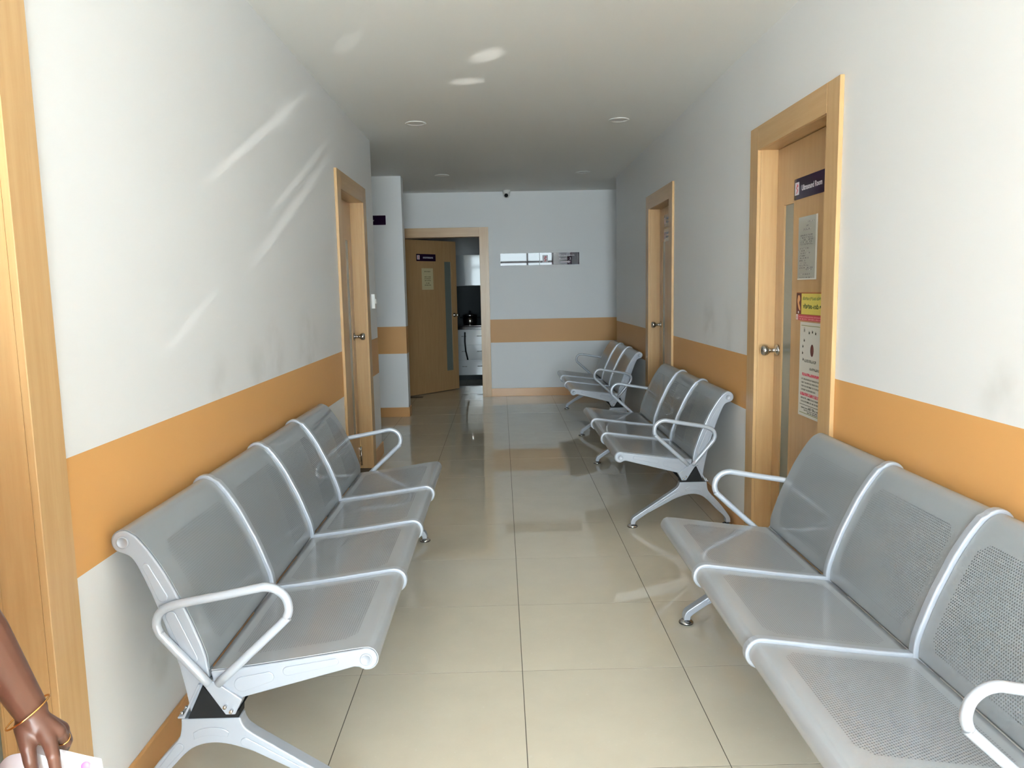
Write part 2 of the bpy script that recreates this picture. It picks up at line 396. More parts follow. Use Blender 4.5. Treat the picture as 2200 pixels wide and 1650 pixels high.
# windows of the side passage, glazed entrance behind the photographer
def window(name, y0, y1):
    r = empty(name, (-3.07, (y0+y1)/2, .9), kind='structure'); og = r.location
    f = MB()
    for a, c in (((y0, .9), (y1, .95)), ((y0, 2.15), (y1, 2.2)), ((y0, .95), (y0+.05, 2.15)), ((y1-.05, .95), (y1, 2.15)), (((y0+y1)/2-.025, .95), ((y0+y1)/2+.025, 2.15))):
        f.box((-3.10, a[0], a[1]), (-3.05, c[0], c[1]))
    f.build('window_frame', 'alu', r, og)
    for a, b in ((y0+.05, (y0+y1)/2-.025), ((y0+y1)/2+.025, y1-.05)):
        MB().box((-3.078, a, .95), (-3.072, b, 2.15)).build('window_pane', 'tinted', r, og)
window('window_1', 6.92, 8.32); window('window_2', 8.96, 9.96)
r = empty('window_3', (.095, YE-.05, 0), kind='structure'); og = r.location
f = MB()
for x0, x1 in ((XL-.02, XL+.05), (-.35, -.30), (.50, .55), (XR-.05, XR+.02)): f.box((x0, YE-.08, 0), (x1, YE-.02, ZC))
for z0, z1 in ((0, .08), (2.2, 2.26), (ZC-.06, ZC)): f.box((XL+.05, YE-.075, z0), (XR-.05, YE-.025, z1))
f.build('window_frame', 'alu', r, og)
for x0, x1 in ((XL+.05, -.35), (-.30, .50), (.55, XR-.05)):
    for z0, z1 in ((.08, 2.2), (2.26, ZC-.06)):
        if x0 == -.30 and z0 < 1: continue        # the door in the middle stands open
        MB().box((x0, YE-.053, z0), (x1, YE-.047, z1)).build('window_pane', 'glass', r, og)

# ------------------------------------------------------------------ doors
def fmap(side):
    if side == 'R': return lambda u, d, z: (XR+d, u, z)
    if side == 'L': return lambda u, d, z: (XL-d, u, z)
    return lambda u, d, z: (u, YF+d, z)
def pbox(f, a, b): return MB().box(f(*a), f(*b))
def knob(mb_parent, og, p, n):
    """round door knob on its rose; n is the outward normal"""
    MB().lathe([(.0, 0), (.031, 0), (.031, .006), (.024, .011), (.012, .014), (.011, .040), (.016, .046), (.026, .056), (.029, .068), (.027, .079), (.018, .086), (0, .088)], p, n, 20).build('knob', 'steel', mb_parent, og)
def door(num, side, u0, u1, glass=(.10, .235), bolt=False, flip=False, leaf=True):
    f = fmap(side); r = empty('door_%d' % num, f((u0+u1)/2, 0, 0), kind='structure'); og = r.location
    ml = 'mapleX' if side == 'F' else 'mapleY'
    aw = AW; pr = -.018; ht = DH+aw
    pbox(f, (u0-aw, pr, 0), (u0, 0, ht)).build('architrave', 'maple', r, og, bevel=.0015, bseg=1)
    pbox(f, (u1, pr, 0), (u1+aw, 0, ht)).build('architrave', 'maple', r, og, bevel=.0015, bseg=1)
    pbox(f, (u0, pr, DH), (u1, 0, ht)).build('architrave', ml, r, og, bevel=.0015, bseg=1)
    pbox(f, (u0-.02, 0, 0), (u0, T, DH)).build('jamb', 'maple', r, og); pbox(f, (u1, 0, 0), (u1+.02, T, DH)).build('jamb', 'maple', r, og)
    pbox(f, (u0-.02, 0, DH), (u1+.02, T, DH+.02)).build('jamb', ml, r, og)
    if not leaf: return r
    d0, d1 = .088, .128; g0, g1 = u1-glass[1], u1-glass[0]; gz0, gz1 = .285, 1.812
    lf = MB()
    lf.box(f(u0+.003, d0, .006), f(g0, d1, DH-.003)); lf.box(f(g1, d0, .006), f(u1-.003, d1, DH-.003))
    lf.box(f(g0, d0, .006), f(g1, d1, gz0)); lf.box(f(g0, d0, gz1), f(g1, d1, DH-.003))
    L = lf.build('leaf', 'leaf', r, og)
    pbox(f, (g0, d0+.008, gz0), (g1, d1-.008, gz1)).build('glass_strip', 'frost', L, og)
    bead = MB()
    for a, c in (((g0, gz0), (g0+.006, gz1)), ((g1-.006, gz0), (g1, gz1)), ((g0, gz0), (g1, gz0+.006)), ((g0, gz1-.006), (g1, gz1))):
        bead.box(f(a[0], d0+.001, a[1]), f(c[0], d0+.01, c[1]))
    bead.build('glazing_bead', 'leaf', L, og)
    n = {'R': (-1, 0, 0), 'L': (1, 0, 0)}[side]
    if num != 4: knob(L, og, f(u1-.055, d0, 1.067), n)
    if bolt:
        b = MB(); b.box(f(u1-.040, d0-.004, .06), f(u1-.012, d0, .175)); b.tube([f(u1-.026, d0-.012, .03), f(u1-.026, d0-.012, .185)], .005, 8)
        b.box(f(u1-.034, d0-.018, .155), f(u1-.018, d0, .178)); b.build('tower_bolt', 'steel', L, og)
    return r
door(1, 'R', *D1); door(2, 'R', *D2); door(3, 'L', *D3, bolt=True); door(4, 'L', *D4, glass=(.035, .075))
# far door, standing open into the kitchen
r5 = door(5, 'F', *D5, leaf=False); og = r5.location
hinge = Vector((D5[0]+.004, YF+T-.03, 0)); dirv = Vector((-.68, 11.0, 0))-hinge; LW = 1.0; dirv.normalize(); nrm = Vector((dirv.y, -dirv.x, 0))   # nrm: towards the corridor
def lp(a, d, z): return hinge+dirv*a-nrm*d+Vector((0, 0, z))
lf = MB()
def lbox(b, a0, d0, z0, a1, d1, z1):
    p = [lp(a, d, z) for z in (z0, z1) for a, d in ((a0, d0), (a1, d0), (a1, d1), (a0, d1))]
    return b.add(p, [(3,2,1,0),(4,5,6,7),(0,1,5,4),(1,2,6,5),(2,3,7,6),(3,0,4,7)])
ga0, ga1 = .765, .895
lbox(lf, 0, 0, .008, ga0, .04, DH-.004); lbox(lf, ga1, 0, .008, LW, .04, DH-.004); lbox(lf, ga0, 0, .008, ga1, .04, .285); lbox(lf, ga0, 0, 1.812, ga1, .04, DH-.004)
L5 = lf.build('leaf', 'leaf', r5, og)
lbox(MB(), ga0, .01, .285, ga1, .03, 1.812).build('glass_strip', 'frost', L5, og)
knob(L5, og, lp(LW-.06, 0, 1.067), nrm)

# ------------------------------------------------------------------ signs and notices
def text_mesh(body, size, width=None, bold=0.0, spacing=1.0):
    cu = bpy.data.curves.new('lettering', 'FONT'); cu.body = body; cu.size = size; cu.extrude = .0002; cu.offset = bold; cu.space_character = spacing
    cu.resolution_u = 3
    o = bpy.data.objects.new('lettering', cu); C.objects.link(o)
    me = bpy.data.meshes.new_from_object(o.evaluated_get(bpy.context.evaluated_depsgraph_get()))
    bpy.data.objects.remove(o); bpy.data.curves.remove(cu)
    if width and len(me.vertices):
        xs = [v.co.x for v in me.vertices]; k = width/(max(xs)-min(xs)); mn = min(xs)
        for v in me.vertices: v.co.x = (v.co.x-mn)*k
    return me
class Board:
    """a flat sheet on a wall or door; (a, b) in metres from its lower left corner as seen"""
    def __init__(s, name, label, cat, origin, xdir, normal, w, h, mat, thick=.003, radius=0, group=None, bend=0.0):
        s.o = Vector(origin); s.x = Vector(xdir).normalized(); s.n = Vector(normal).normalized(); s.z = Vector((0, 0, 1)); s.w, s.h, s.t = w, h, thick
        s.root = empty(name, origin, label=label, cat=cat, group=group)
        pts = [(0, 0), (w, 0), (w, h), (0, h)]
        if radius:
            pts = []
            for cx, cy, a0 in ((w-radius, radius, -90), (w-radius, h-radius, 0), (radius, h-radius, 90), (radius, radius, 180)):
                for k in range(5): a = math.radians(a0+k*22.5); pts.append((cx+radius*math.cos(a), cy+radius*math.sin(a)))
        MB().prism(pts, s.p, .0005, thick).build('sheet' if thick < .0025 else 'plate', mat, s.root, s.o)
        s.lev = 0
    def p(s, a, b, d): return s.o+s.x*a+s.z*b+s.n*d
    def rect(s, name, mat, a0, b0, a1, b1, lev=1, slant=0.0):
        e = .0004*lev
        MB().prism([(a0, b0), (a1, b0+slant), (a1, b1+slant), (a0, b1)], s.p, s.t-.0002, s.t+e).build(name, mat, s.root, s.o); return s
    def poly(s, name, mat, pts, lev=1): MB().prism(pts, s.p, s.t-.0002, s.t+.0004*lev).build(name, mat, s.root, s.o); return s
    def lines(s, mat, rows, name='small_print', lev=1, slant=0.0):
        e = s.t+.0004*lev
        for i, (a0, a1, bb, hh) in enumerate(rows):
            q = [s.p(a0, bb, e), s.p(a1, bb+slant, e), s.p(a1, bb+hh+slant, e), s.p(a0, bb+hh, e)]
            MB().add(q, [(0, 1, 2, 3)], uvs=[(a0, bb+i), (a1, bb+i), (a1, bb+hh+i), (a0, bb+hh+i)]).build(name, mat, s.root, s.o)
        return s
    def text(s, body, mat, a, b, size, width=None, bold=0.0, lev=1, rot=0.0):
        me = text_mesh(body, size, width, bold); me.materials.append(M[mat])
        o = link('lettering', me, s.root)
        R = Matrix((s.x, s.z, s.n)).transposed().to_4x4(); R.translation = s.p(a, b, s.t+.0003*lev)-s.o
        o.matrix_local = R @ Matrix.Rotation(rot, 4, 'Z'); return s
    def emblem(s, a0, b0, a1, b1):
        s.rect('emblem_plate', 'ink_white', a0, b0, a1, b1); w = a1-a0; h = b1-b0
        path = smoothed([(a0+w*.30, b0+h*.86), (a0+w*.62, b0+h*.82), (a0+w*.40, b0+h*.55), (a0+w*.66, b0+h*.38), (a0+w*.38, b0+h*.12)], 4)
        pts = [(x-w*.09, y) for x, y in path]+[(x+w*.09, y) for x, y in reversed(path)]
        s.poly('emblem_mark', 'ink_red', pts, 2); s.poly('emblem_mark', 'ink_red', [(a0+w*.70+w*.10*math.cos(k*.785), b0+h*.70+h*.07*math.sin(k*.785)) for k in range(8)], 2); return s
XD = XR+.088                                             # face of the right-hand door leaves
R_AX, R_N = (0, -1, 0), (-1, 0, 0)
b = Board('door_sign', 'dark purple room sign reading Ultrasound Room on the nearest right door', 'sign', (XD, 3.815, 1.815), R_AX, R_N, .383, .10, 'purple', .004, .008)
b.emblem(.012, .022, .062, .082).text('Ultrasound Room', 'ink_white', .095, .037, .036, .235, .0006)
b = Board('notice_sheet', 'laminated white notice of small print below the purple sign', 'notice', (XD, 3.752, 1.430), R_AX, R_N, .224, .297, 'lam', .0015)
rows = []
z = .265
rows += [(.10, .19, .268, .005), (.085, .12, .25, .006), (.06, .15, .232, .008)]
for k in range(5): rows.append((.028, .165+.02*random.random(), .205-.0105*k, .007))
for k in range(9): rows.append((.02, .09+.11*random.random(), .142-.0115*k+.003, .006))
rows += [(.10, .17, .044, .008), (.02, .15, .022, .007), (.03, .17, .008, .005)]
b.lines('line_lam', rows); b.rect('sheet_margin', 'paper', .206, .0, .224, .297); b.rect('sheet_margin', 'paper', 0, 0, .206, .006)
b = Board('banner_sticker', 'yellow and red printed banner with a dark photo on the nearest right door', 'sticker', (XD, 3.755, 1.236), R_AX, R_N, .46, .134, 'orange_p', .0012)
b.rect('banner_field', 'yellow', .062, .030, .452, .128).rect('banner_photo', 'maroon', .0, .030, .058, .130)
hp = smoothed([(.020, .118), (.012, .095), (.022, .068), (.036, .050), (.050, .048), (.046, .066), (.034, .084), (.046, .100), (.036, .119), (.020, .118)], 4)
b.poly('banner_photo_hand', 'peach', hp, 2).poly('banner_photo_dot', 'bright_paper', [(.028+.006*math.cos(k*.785), .038+.006*math.sin(k*.785)) for k in range(8)], 2)
b.rect('banner_strip', 'crimson', .024, .0, .46, .0265).rect('banner_logo', 'bright_paper', .0, .002, .023, .027).poly('banner_logo_mark', 'ink_red', [(.008, .005), (.015, .007), (.013, .015), (.017, .022), (.010, .024), (.007, .014)], 2)
b.lines('line_pink', [(.04, .43, .004, .0055), (.035, .44, .0145, .0055)], lev=2)
b.text('ಹೆಣ್ಣು ಭ್ರೂಣ ಹತ್ಯೆ ನಿಲ್ಲಿಸಿ', 'ink_pale_green', .078, .098, .020, .34, .0003, 2)
b.text('ಹೆಣ್ಣು ಮಗು ಉಳಿಸಿ', 'ink_green', .078, .058, .026, .30, .0012, 2)
b = Board('poster', 'tall white printed poster with red headings low on the nearest right door', 'poster', (XD, 3.700, .777), R_AX, R_N, .297, .452, 'paper', .0014)
b.rect('poster_border', 'ink_pale_green', .015, .434, .282, .437).rect('poster_border', 'ink_pale_green', .015, .014, .282, .017)
b.lines('line_dark', [(.045, .062, .405, .022)]).lines('line_dark', [(.235, .252, .405, .022)])
for k in range(13):                                     # the arc of lettering round the oval picture
    a = math.radians(205-k*230/12); cx, cy, rx, rz = .148, .315, .112, .095
    px, pz = cx+rx*math.cos(a), cy+rz*math.sin(a)
    if abs(k-6) == 2: continue
    b.poly('arc_lettering', 'ink_black', [(px-.007, pz-.006), (px+.004, pz-.008), (px+.008, pz+.003), (px, pz+.001), (px-.004, pz+.008)])
b.poly('oval_picture', 'maroon', [(.148+.019*math.cos(k*.3927), .322+.029*math.sin(k*.3927)) for k in range(16)])
b.poly('oval_picture_core', 'lip', [(.152+.009*math.cos(k*.3927), .322+.021*math.sin(k*.3927)) for k in range(16)], 2)
b.lines('line_dark', [(.06, .20, .262, .014), (.125, .24, .228, .012)])
b.lines('line_red', [(.04, .275, .196, .014), (.02, .275, .100, .015)], name='red_heading')
b.lines('line_dark', [(.03, .28, .176, .008), (.03, .272, .159, .008), (.03, .245, .142, .008), (.03, .20, .125, .008), (.028, .272, .084, .008), (.028, .262, .068, .008),
                      (.12, .19, .044, .006), (.035, .262, .038, .006), (.07, .24, .028, .006), (.11, .27, .020, .005)])
b.rect('poster_rule', 'ink_black', .018, .055, .28, .0575)
for k, (z0, lab) in enumerate(((1.925, 'upper of two small purple signs on the farther right door'), (1.80, 'lower of two small purple signs on the farther right door'))):
    b = Board('door_sign', lab, 'sign', (XD, 6.82, z0), R_AX, R_N, .38, .105, 'purple', .004, .008, 'signs on the farther right door'); b.emblem(.012, .022, .06, .082); b.lines('line_purple', [(.09, .33, .06, .018), (.09, .28, .03, .014)])
# far wall
def farsign(x0, x1, label):
    return Board('wall_sign', label, 'sign', (x0, YF-.004, 1.722), (math.cos(TILT), math.sin(TILT), 0), (math.sin(TILT), -math.cos(TILT), 0), x1-x0, .155, 'purple_mirror', .006)
TILT = -.0095
farsign(-.045, .462, 'left glossy dark sign mirroring daylight on the far wall')
b = farsign(.470, .983, 'right glossy purple sign reading Consultation Room - 2 on the far wall')
b.emblem(.035, .03, .105, .125).text('Consultation', 'ink_white', .245, .108, .040, .205).text('Room - 2', 'ink_white', .255, .063, .038, .15)
b.poly('arrow', 'ink_white', [(.27, .025), (.37, .025), (.37, .014), (.40, .034), (.37, .054), (.37, .043), (.27, .043)])
b = Board('wall_sign', 'dark purple sign on the white partition beside the left passage', 'sign', (-1.80, YA, 2.145), (1, 0, 0), (0, -1, 0), .50, .102, 'purple', .004, .006)
b.emblem(.015, .02, .065, .085).text('er', 'ink_white', .352, .038, .036, .022)
def on_leaf(a, z): return lp(a, 0, z)
b = Board('door_sign', 'small purple sign on the open far door', 'sign', on_leaf(.235, 1.815), dirv, nrm, .36, .095, 'purple', .004, .006); b.emblem(.012, .02, .06, .078); b.lines('line_purple', [(.12, .31, .036, .022)])
b = Board('notice_sheet', 'cream paper notice taped to the open far door', 'notice', on_leaf(.325, 1.43), dirv, nrm, .215, .29, 'cream', .0014)
b.lines('line_cream', [(.05, .165, .24, .011), (.05, .17, .168, .010), (.05, .17, .143, .010), (.05, .17, .118, .010), (.07, .14, .083, .011), (.05, .17, .056, .012)])

# ------------------------------------------------------------------ benches
BACK = [(.262,.385),(.255,.447),(.237,.505),(.213,.57),(.19,.62),(.16,.683),(.122,.745),(.092,.783)]
def arc(cx, cz, r, a0, a1, n): return [(cx+r*math.cos(math.radians(a0+(a1-a0)*k/n)), cz+r*math.sin(math.radians(a0+(a1-a0)*k/n))) for k in range(n+1)]
SEAT = [(.262,.404),(.395,.418),(.534,.437),(.668,.456)]
REAR = smoothed([(.060,.733),(.076,.722),(.095,.685),(.128,.598),(.158,.50),(.178,.42),(.193,.34),(.200,.283)], 3)+[(.222,.30),(.245,.36)]
UNDER = smoothed([(.650,.403),(.62,.395),(.55,.377),(.45,.351),(.352,.326)], 3)+[(.342,.322),(.295,.350),(.268,.366)]
# dividing rails stand proud of the sheets, end rails lie just under them
BACKP = smoothed([(.272,.392)]+[(a+.0115, b_+.0055) for a, b_ in BACK[1:]], 3)+arc(.056, .767, .043, 42, 250, 14)+REAR
BACKP_E = smoothed([(a-.0035, b_-.001) for a, b_ in BACK], 3)+arc(.056, .767, .0305, 50, 258, 14)+REAR
SEATP = smoothed([(.268,.414)]+[(a, b_+.011) for a, b_ in SEAT[1:]], 3)+arc(.683, .425, .043, 92, -128, 15)+UNDER
SEATP_E = smoothed([(a, b_-.0035) for a, b_ in SEAT], 3)+arc(.683, .425, .0305, 98, -130, 15)+UNDER
BACKS = smoothed([(.2580,.4040)]+BACK[1:-1]+[(.0935,.7815)]+arc(.056, .767, .033, 28, 228, 7)[1:], 5)
SEATS = smoothed([(.2620,.4030)]+SEAT[1:]+arc(.683, .425, .033, 92, -100, 7)[1:], 5)
ARM = [(.262,.372),(.155,.500),(.139,.525),(.134,.548),(.144,.575),(.170,.592),(.215,.603),(.32,.621),(.40,.636),(.430,.640),(.458,.632),(.480,.610),(.487,.580),(.480,.555),(.462,.535),(.285,.372)]
LEG = smoothed([(.335,.268),(.342,.245),(.365,.222),(.47,.152),(.585,.076),(.612,.056),(.622,.035)], 3)+[(.622,.018),(.596,.018)]+smoothed([(.594,.034),(.575,.050),(.487,.108),(.40,.153),(.335,.180),(.29,.193),(.25,.196),(.21,.187),(.175,.163),(.12,.105),(.075,.062),(.060,.042)], 3)+[(.058,.018),(.032,.018)]+smoothed([(.032,.040),(.048,.072),(.105,.145),(.160,.205),(.172,.235),(.175,.268)], 3)
TRI = [(.240,.364),(.195,.270),(.332,.270),(.334,.292),(.318,.282),(.296,.284)]
def sy(a, b, d): return (a, d, b)
PITCH_S = .559; TE, TM = .036, .028
def sheet(prof, w, e0=0.0, e1=0.0):
    b = MB(); n = len(prof); vs = []; uv = []; L = 0; nu = 2
    for i, (s_, z_) in enumerate(prof):
        if i: L += math.hypot(s_-prof[i-1][0], z_-prof[i-1][1])
        for y in (e0, e0+.0012, w+e1-.0012, w+e1): vs.append((s_, y, z_)); uv.append((y, L))
    b.add(vs, [(4*i+k, 4*i+k+1, 4*i+k+5, 4*i+k+4) for i in range(n-1) for k in range(3)], True, uv); return b
def pill(p, q, w0, w1, y0, y1):
    (ax, az), (bx, bz) = p, q; a = math.atan2(bz-az, bx-ax); pts = []
    for k in range(9): t = a-PI/2+PI*k/8; pts.append((bx+w1*math.cos(t), bz+w1*math.sin(t)))
    for k in range(9): t = a+PI/2+PI*k/8; pts.append((ax+w0*math.cos(t), az+w0*math.sin(t)))
    return MB().prism(pts, sy, y0, y1)
SW = PITCH_S-.034
bm_ = {}
EX = .029                                               # end seats reach out over the end rails
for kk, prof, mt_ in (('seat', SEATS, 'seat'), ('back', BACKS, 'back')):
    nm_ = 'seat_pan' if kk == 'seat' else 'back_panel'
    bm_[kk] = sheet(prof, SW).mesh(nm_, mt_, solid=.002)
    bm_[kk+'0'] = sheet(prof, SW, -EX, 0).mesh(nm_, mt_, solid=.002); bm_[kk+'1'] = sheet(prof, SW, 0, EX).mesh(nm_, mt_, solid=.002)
for nm, t in (('e', TE), ('m', TM)):
    bm_['br'+nm] = MB().prism(BACKP_E if nm == 'e' else BACKP, sy, -t/2, t/2).mesh('back_rail', 'rail', bevel=.0045, bseg=3)
    bm_['sr'+nm] = MB().prism(SEATP_E if nm == 'e' else SEATP, sy, -t/2, t/2).mesh('seat_rail', 'rail', bevel=.0045, bseg=3)
    for sd, sg in (('n', -1), ('p', 1)):
        y0, y1 = sg*(t/2-.001), sg*(t/2+.0030); of = 0.0
        for k, (p, q, w0, w1) in enumerate((((.112,.700), (.150,.615), .009, .014), ((.168,.560), (.215,.440), .015, .017))):
            bm_['bp%d%s%s' % (k, nm, sd)] = pill((p[0]+of, p[1]), (q[0]+of, q[1]), w0, w1, y0, y1).mesh('embossed_panel', 'rail', bevel=.0025, bseg=2)
        for k, (p, q, w0, w1) in enumerate((((.345,.363), (.418,.382), .021, .015), ((.470,.397), (.600,.420), .013, .0095))):
            bm_['sp%d%s%s' % (k, nm, sd)] = pill((p[0], p[1]+of*.6), (q[0], q[1]+of*.6), w0, w1, y0, y1).mesh('embossed_panel', 'rail', bevel=.0025, bseg=2)
        bm_['bc'+nm+sd] = MB().lathe([(0, 0), (.0165, 0), (.0165, .0040), (.0135, .0055), (.0125, .0030), (0, .0030)], (.056, y0, .767), (0, sg, 0), 18).mesh('end_cap', 'rail')
        bm_['sc'+nm+sd] = MB().lathe([(0, 0), (.0165, 0), (.0165, .0040), (.0135, .0055), (.0125, .0030), (0, .0030)], (.683, y0, .4245), (0, sg, 0), 18).mesh('end_cap', 'rail')
bm_['leg'] = MB().prism(LEG, sy, -.021, .021).mesh('leg', 'rail', bevel=.009, bseg=3)
bm_['leg_panel_a'] = {}
for sd, sg in (('n', -1), ('p', 1)):
    y0, y1 = sg*.0200, sg*.0235
    bm_['lp0'+sd] = MB().prism(smoothed([(.205,.228),(.225,.238),(.255,.243),(.285,.239),(.303,.228)], 4)+smoothed([(.298,.213),(.275,.217),(.25,.219),(.225,.215),(.207,.208)], 4), sy, y0, y1).mesh('embossed_panel', 'rail', bevel=.002)
    bm_['lp1'+sd] = pill((.345,.197), (.52,.096), .013, .007, y0, y1).mesh('embossed_panel', 'rail', bevel=.002)
    bm_['lp2'+sd] = pill((.165,.186), (.095,.105), .012, .007, y0, y1).mesh('embossed_panel', 'rail', bevel=.002)
bm_['tri'] = MB().prism(TRI, sy, -.024, .024).mesh('bracket_core', 'black', bevel=.001, bseg=1)
bm_['plate'] = MB().prism([(.240,.372),(.298,.280),(.324,.280),(.345,.322),(.298,.358),(.266,.378)], sy, -.026, .026).mesh('bracket_plate', 'rail', bevel=.002, bseg=2)
bm_['rplate'] = MB().prism([(.236,.368),(.186,.272),(.168,.272),(.168,.277),(.183,.279),(.230,.370)], sy, -.026, .026).mesh('bracket_plate', 'rail', bevel=.001, bseg=1)
bm_['pad'] = MB().lathe([(0, 0), (.029, 0), (.030, .003), (.030, .007), (.024, .012), (.011, .015), (.009, .022), (.009, .03), (0, .03)], (0, 0, 0), (0, 0, 1), 20).mesh('foot_pad', 'chrome')
bm_['padr'] = MB().lathe([(0, 0), (.0295, 0), (.0305, .0025), (.0305, .0048), (.0285, .0055), (0, .0055)], (0, 0, 0), (0, 0, 1), 20).mesh('pad_rubber', 'dark_chrome')
bm_['bolt'] = MB().lathe([(0, -.012), (.0048, -.012), (.0048, .004), (.0035, .006), (0, .006)], (0, 0, 0), (0, 0, 1), 10).mesh('bolt', 'chrome')
def arm_path(y):
    pts = smoothed(ARM, 4); return [(s_, y, z_) for s_, z_ in pts]
bm_['armn'] = MB().tube(arm_path(-.0315), .0118, 12).mesh('armrest', 'arm'); bm_['armp'] = MB().tube(arm_path(.0315), .0118, 12).mesh('armrest', 'arm')
beams = {}
def bench(n, loc, rz, label):
    root = empty('waiting_bench', loc, label=label, cat='bench', group='steel waiting benches along the corridor'); root.rotation_euler.z = rz
    if n not in beams: beams[n] = MB().prism([(.238,.358),(.200,.274),(.326,.274)], sy, .02, n*PITCH_S-.02).mesh('beam', 'black', bevel=.003)
    link('beam', beams[n], root)
    for i in range(n):
        for k, nm in (('seat', 'seat_pan'), ('back', 'back_panel')):
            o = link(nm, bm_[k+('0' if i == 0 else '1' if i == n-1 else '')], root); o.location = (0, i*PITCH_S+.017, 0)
    for i in range(n+1):
        e = 'e' if i in (0, n) else 'm'; y = i*PITCH_S
        br = link('back_rail', bm_['br'+e], root); sr = link('seat_rail', bm_['sr'+e], root)
        for o in (br, sr): o.location = (0, y, 0)
        for sd in (('n',) if i == 0 else ('p',) if i == n else ('n', 'p')):
            for k in (0, 1): link('embossed_panel', bm_['bp%d%s%s' % (k, e, sd)], br); link('embossed_panel', bm_['sp%d%s%s' % (k, e, sd)], sr)
            if e == 'e' or True: link('end_cap', bm_['bc'+e+sd], br); link('end_cap', bm_['sc'+e+sd], sr)
        if e == 'e':
            a = link('armrest', bm_['armn' if i == 0 else 'armp'], root); a.location = (0, y, 0)
            lg = link('leg', bm_['leg'], root); lg.location = (0, y, 0)
            for sd in ('n', 'p'):
                for k in range(3): link('embossed_panel', bm_['lp%d%s' % (k, sd)], lg)
            for s_ in (.045, .609):
                p = link('foot_pad', bm_['pad'], lg); p.location = (s_, 0, 0); p = link('pad_rubber', bm_['padr'], lg); p.location = (s_, 0, 0)
            c = link('bracket_core', bm_['tri'], root); c.location = (0, y, 0)
            pl = link('bracket_plate', bm_['plate'], root); pl.location = (0, y, 0); p2 = link('bracket_plate', bm_['rplate'], root); p2.location = (0, y, 0)
            for sg in (-1, 1):
                for s_, z_ in ((.300, .300), (.316, .287)):
                    bo = link('bolt', bm_['bolt'], pl); bo.location = (s_, sg*.026, z_+.006); bo.rotation_euler = (PI/2*sg, 0, 0)
            for dy in (-.014, .014): bo = link('bolt', bm_['bolt'], p2); bo.location = (.176, dy, .280)
    return root
bench(4, (XL, 1.992, 0), 0, 'grey steel four-seat bench along the left wall')
bench(3, (XR, 3.077, 0), PI, 'nearest three-seat steel bench on the right, cut off by the picture edge')
bench(3, (XR, 6.077, 0), PI, 'middle right steel bench between the two right-hand doors')
bench(3, (XR, 8.945, 0), PI, 'farthest right steel bench near the far white wall')

# ------------------------------------------------------------------ ceiling fittings, switch, camera
for x, y, lab in ((-.663, 5.97, 'round recessed ceiling light above the left door, nearer row'), (.868, 5.97, 'round recessed ceiling light near the right wall, nearer row'),
                  (-.668, 8.62, 'left recessed ceiling light of the far dim row'), (.875, 8.57, 'right recessed ceiling light of the far dim row')):
    r = empty('recessed_light', (x, y, ZC), label=lab, cat='ceiling light', group='recessed ceiling lights'); og = r.location
    MB().lathe([(.066, 0), (.076, -.001), (.079, -.004), (.074, -.008), (.066, -.007), (.062, -.002)], (x, y, ZC), (0, 0, 1), 28).build('trim_ring', 'white', r, og)
    MB().lathe([(0, -.0015), (.064, -.0015), (.064, -.0005), (0, -.0005)], (x, y, ZC), (0, 0, 1), 28).build('diffuser', 'ceil', r, og)
r = empty('security_camera', (.05, 9.99, ZC), label='small white dome camera on the ceiling by the far wall', cat='camera'); og = r.location
MB().lathe([(0, 0), (.050, 0), (.052, -.012), (.046, -.034), (.040, -.040), (0, -.040)], og, (0, 0, 1), 24).build('mount', 'white', r, og)
bc = Vector((.05, 9.99, ZC-.058)); lookd = Vector((-.12, -1, -.38)).normalized()
MB().lathe([(.040*math.sin(a), -.040*math.cos(a)) for a in [PI*k/14 for k in range(12)]]+[(.031, .024)], bc, lookd, 24).build('ball', 'white', r, og)
MB().lathe([(0, .028), (.030, .026), (.031, .020), (.028, .018)], bc, lookd, 24).build('lens_window', 'black', r, og)
r = empty('light_switch', (XL, 6.43, 1.30), label='white light switch box at the end of the left wall', cat='switch'); og = r.location
MB().box((XL, 6.385, 1.275), (XL+.03, 6.475, 1.395)).build('switch_box', 'white', r, og, bevel=.004)
MB().box((XL+.028, 6.405, 1.315), (XL+.036, 6.427, 1.355)).build('rocker', 'white', r, og, bevel=.002); MB().box((XL+.028, 6.433, 1.315), (XL+.036, 6.455, 1.355)).build('rocker', 'white', r, og, bevel=.002)

# ------------------------------------------------------------------ kitchen behind the far door
YK = 12.0
r = empty('base_cabinet', (-.5, YK, 0), label='white drawer cabinet seen through the far doorway', cat='cabinet'); og = r.location
MB().box((-1.55, YK+.02, .085), (.30, 12.6, .80)).build('carcass', 'cab', r, og); MB().box((-1.55, YK+.09, 0), (.30, 12.6, .085)).build('plinth', 'splash', r, og)
for x0, x1 in ((-1.48, -.845), (-.84, -.205), (-.20, .29)):
    for k in range(3):
        z0 = .09+k*.237; dr = MB().box((x0, YK, z0), (x1, YK+.018, z0+.233)).build('drawer', 'cab', r, og, bevel=.002)
        for hx in (.20, .44) if x1-x0 > .6 else (.24,):
            xx = x0+hx; zz = z0+.135
            h = MB().tube([(xx-.035, YK, zz), (xx-.035, YK-.022, zz), (xx+.035, YK-.022, zz), (xx+.035, YK, zz)], .005, 8); h.build('handle', 'chrome', dr, og)
tag(MB().box((-1.57, YK-.03, .802), (.32, 12.60, .842)).build('worktop', 'counter', None, (-.6, 12.3, .802), bevel=.003), 'black polished kitchen worktop seen through the far doorway', 'worktop')
st = MB(); st.tube([(-.62, YK-.040, .765), (-.625, YK-.042, .62), (-.615, YK-.042, .47), (-.585, YK-.040, .33)], .012, 8)
tag(st.build('hanging_strap', 'black', None, (-.6, YK-.03, .33)), 'black strap hanging down over the white kitchen drawers', 'strap')
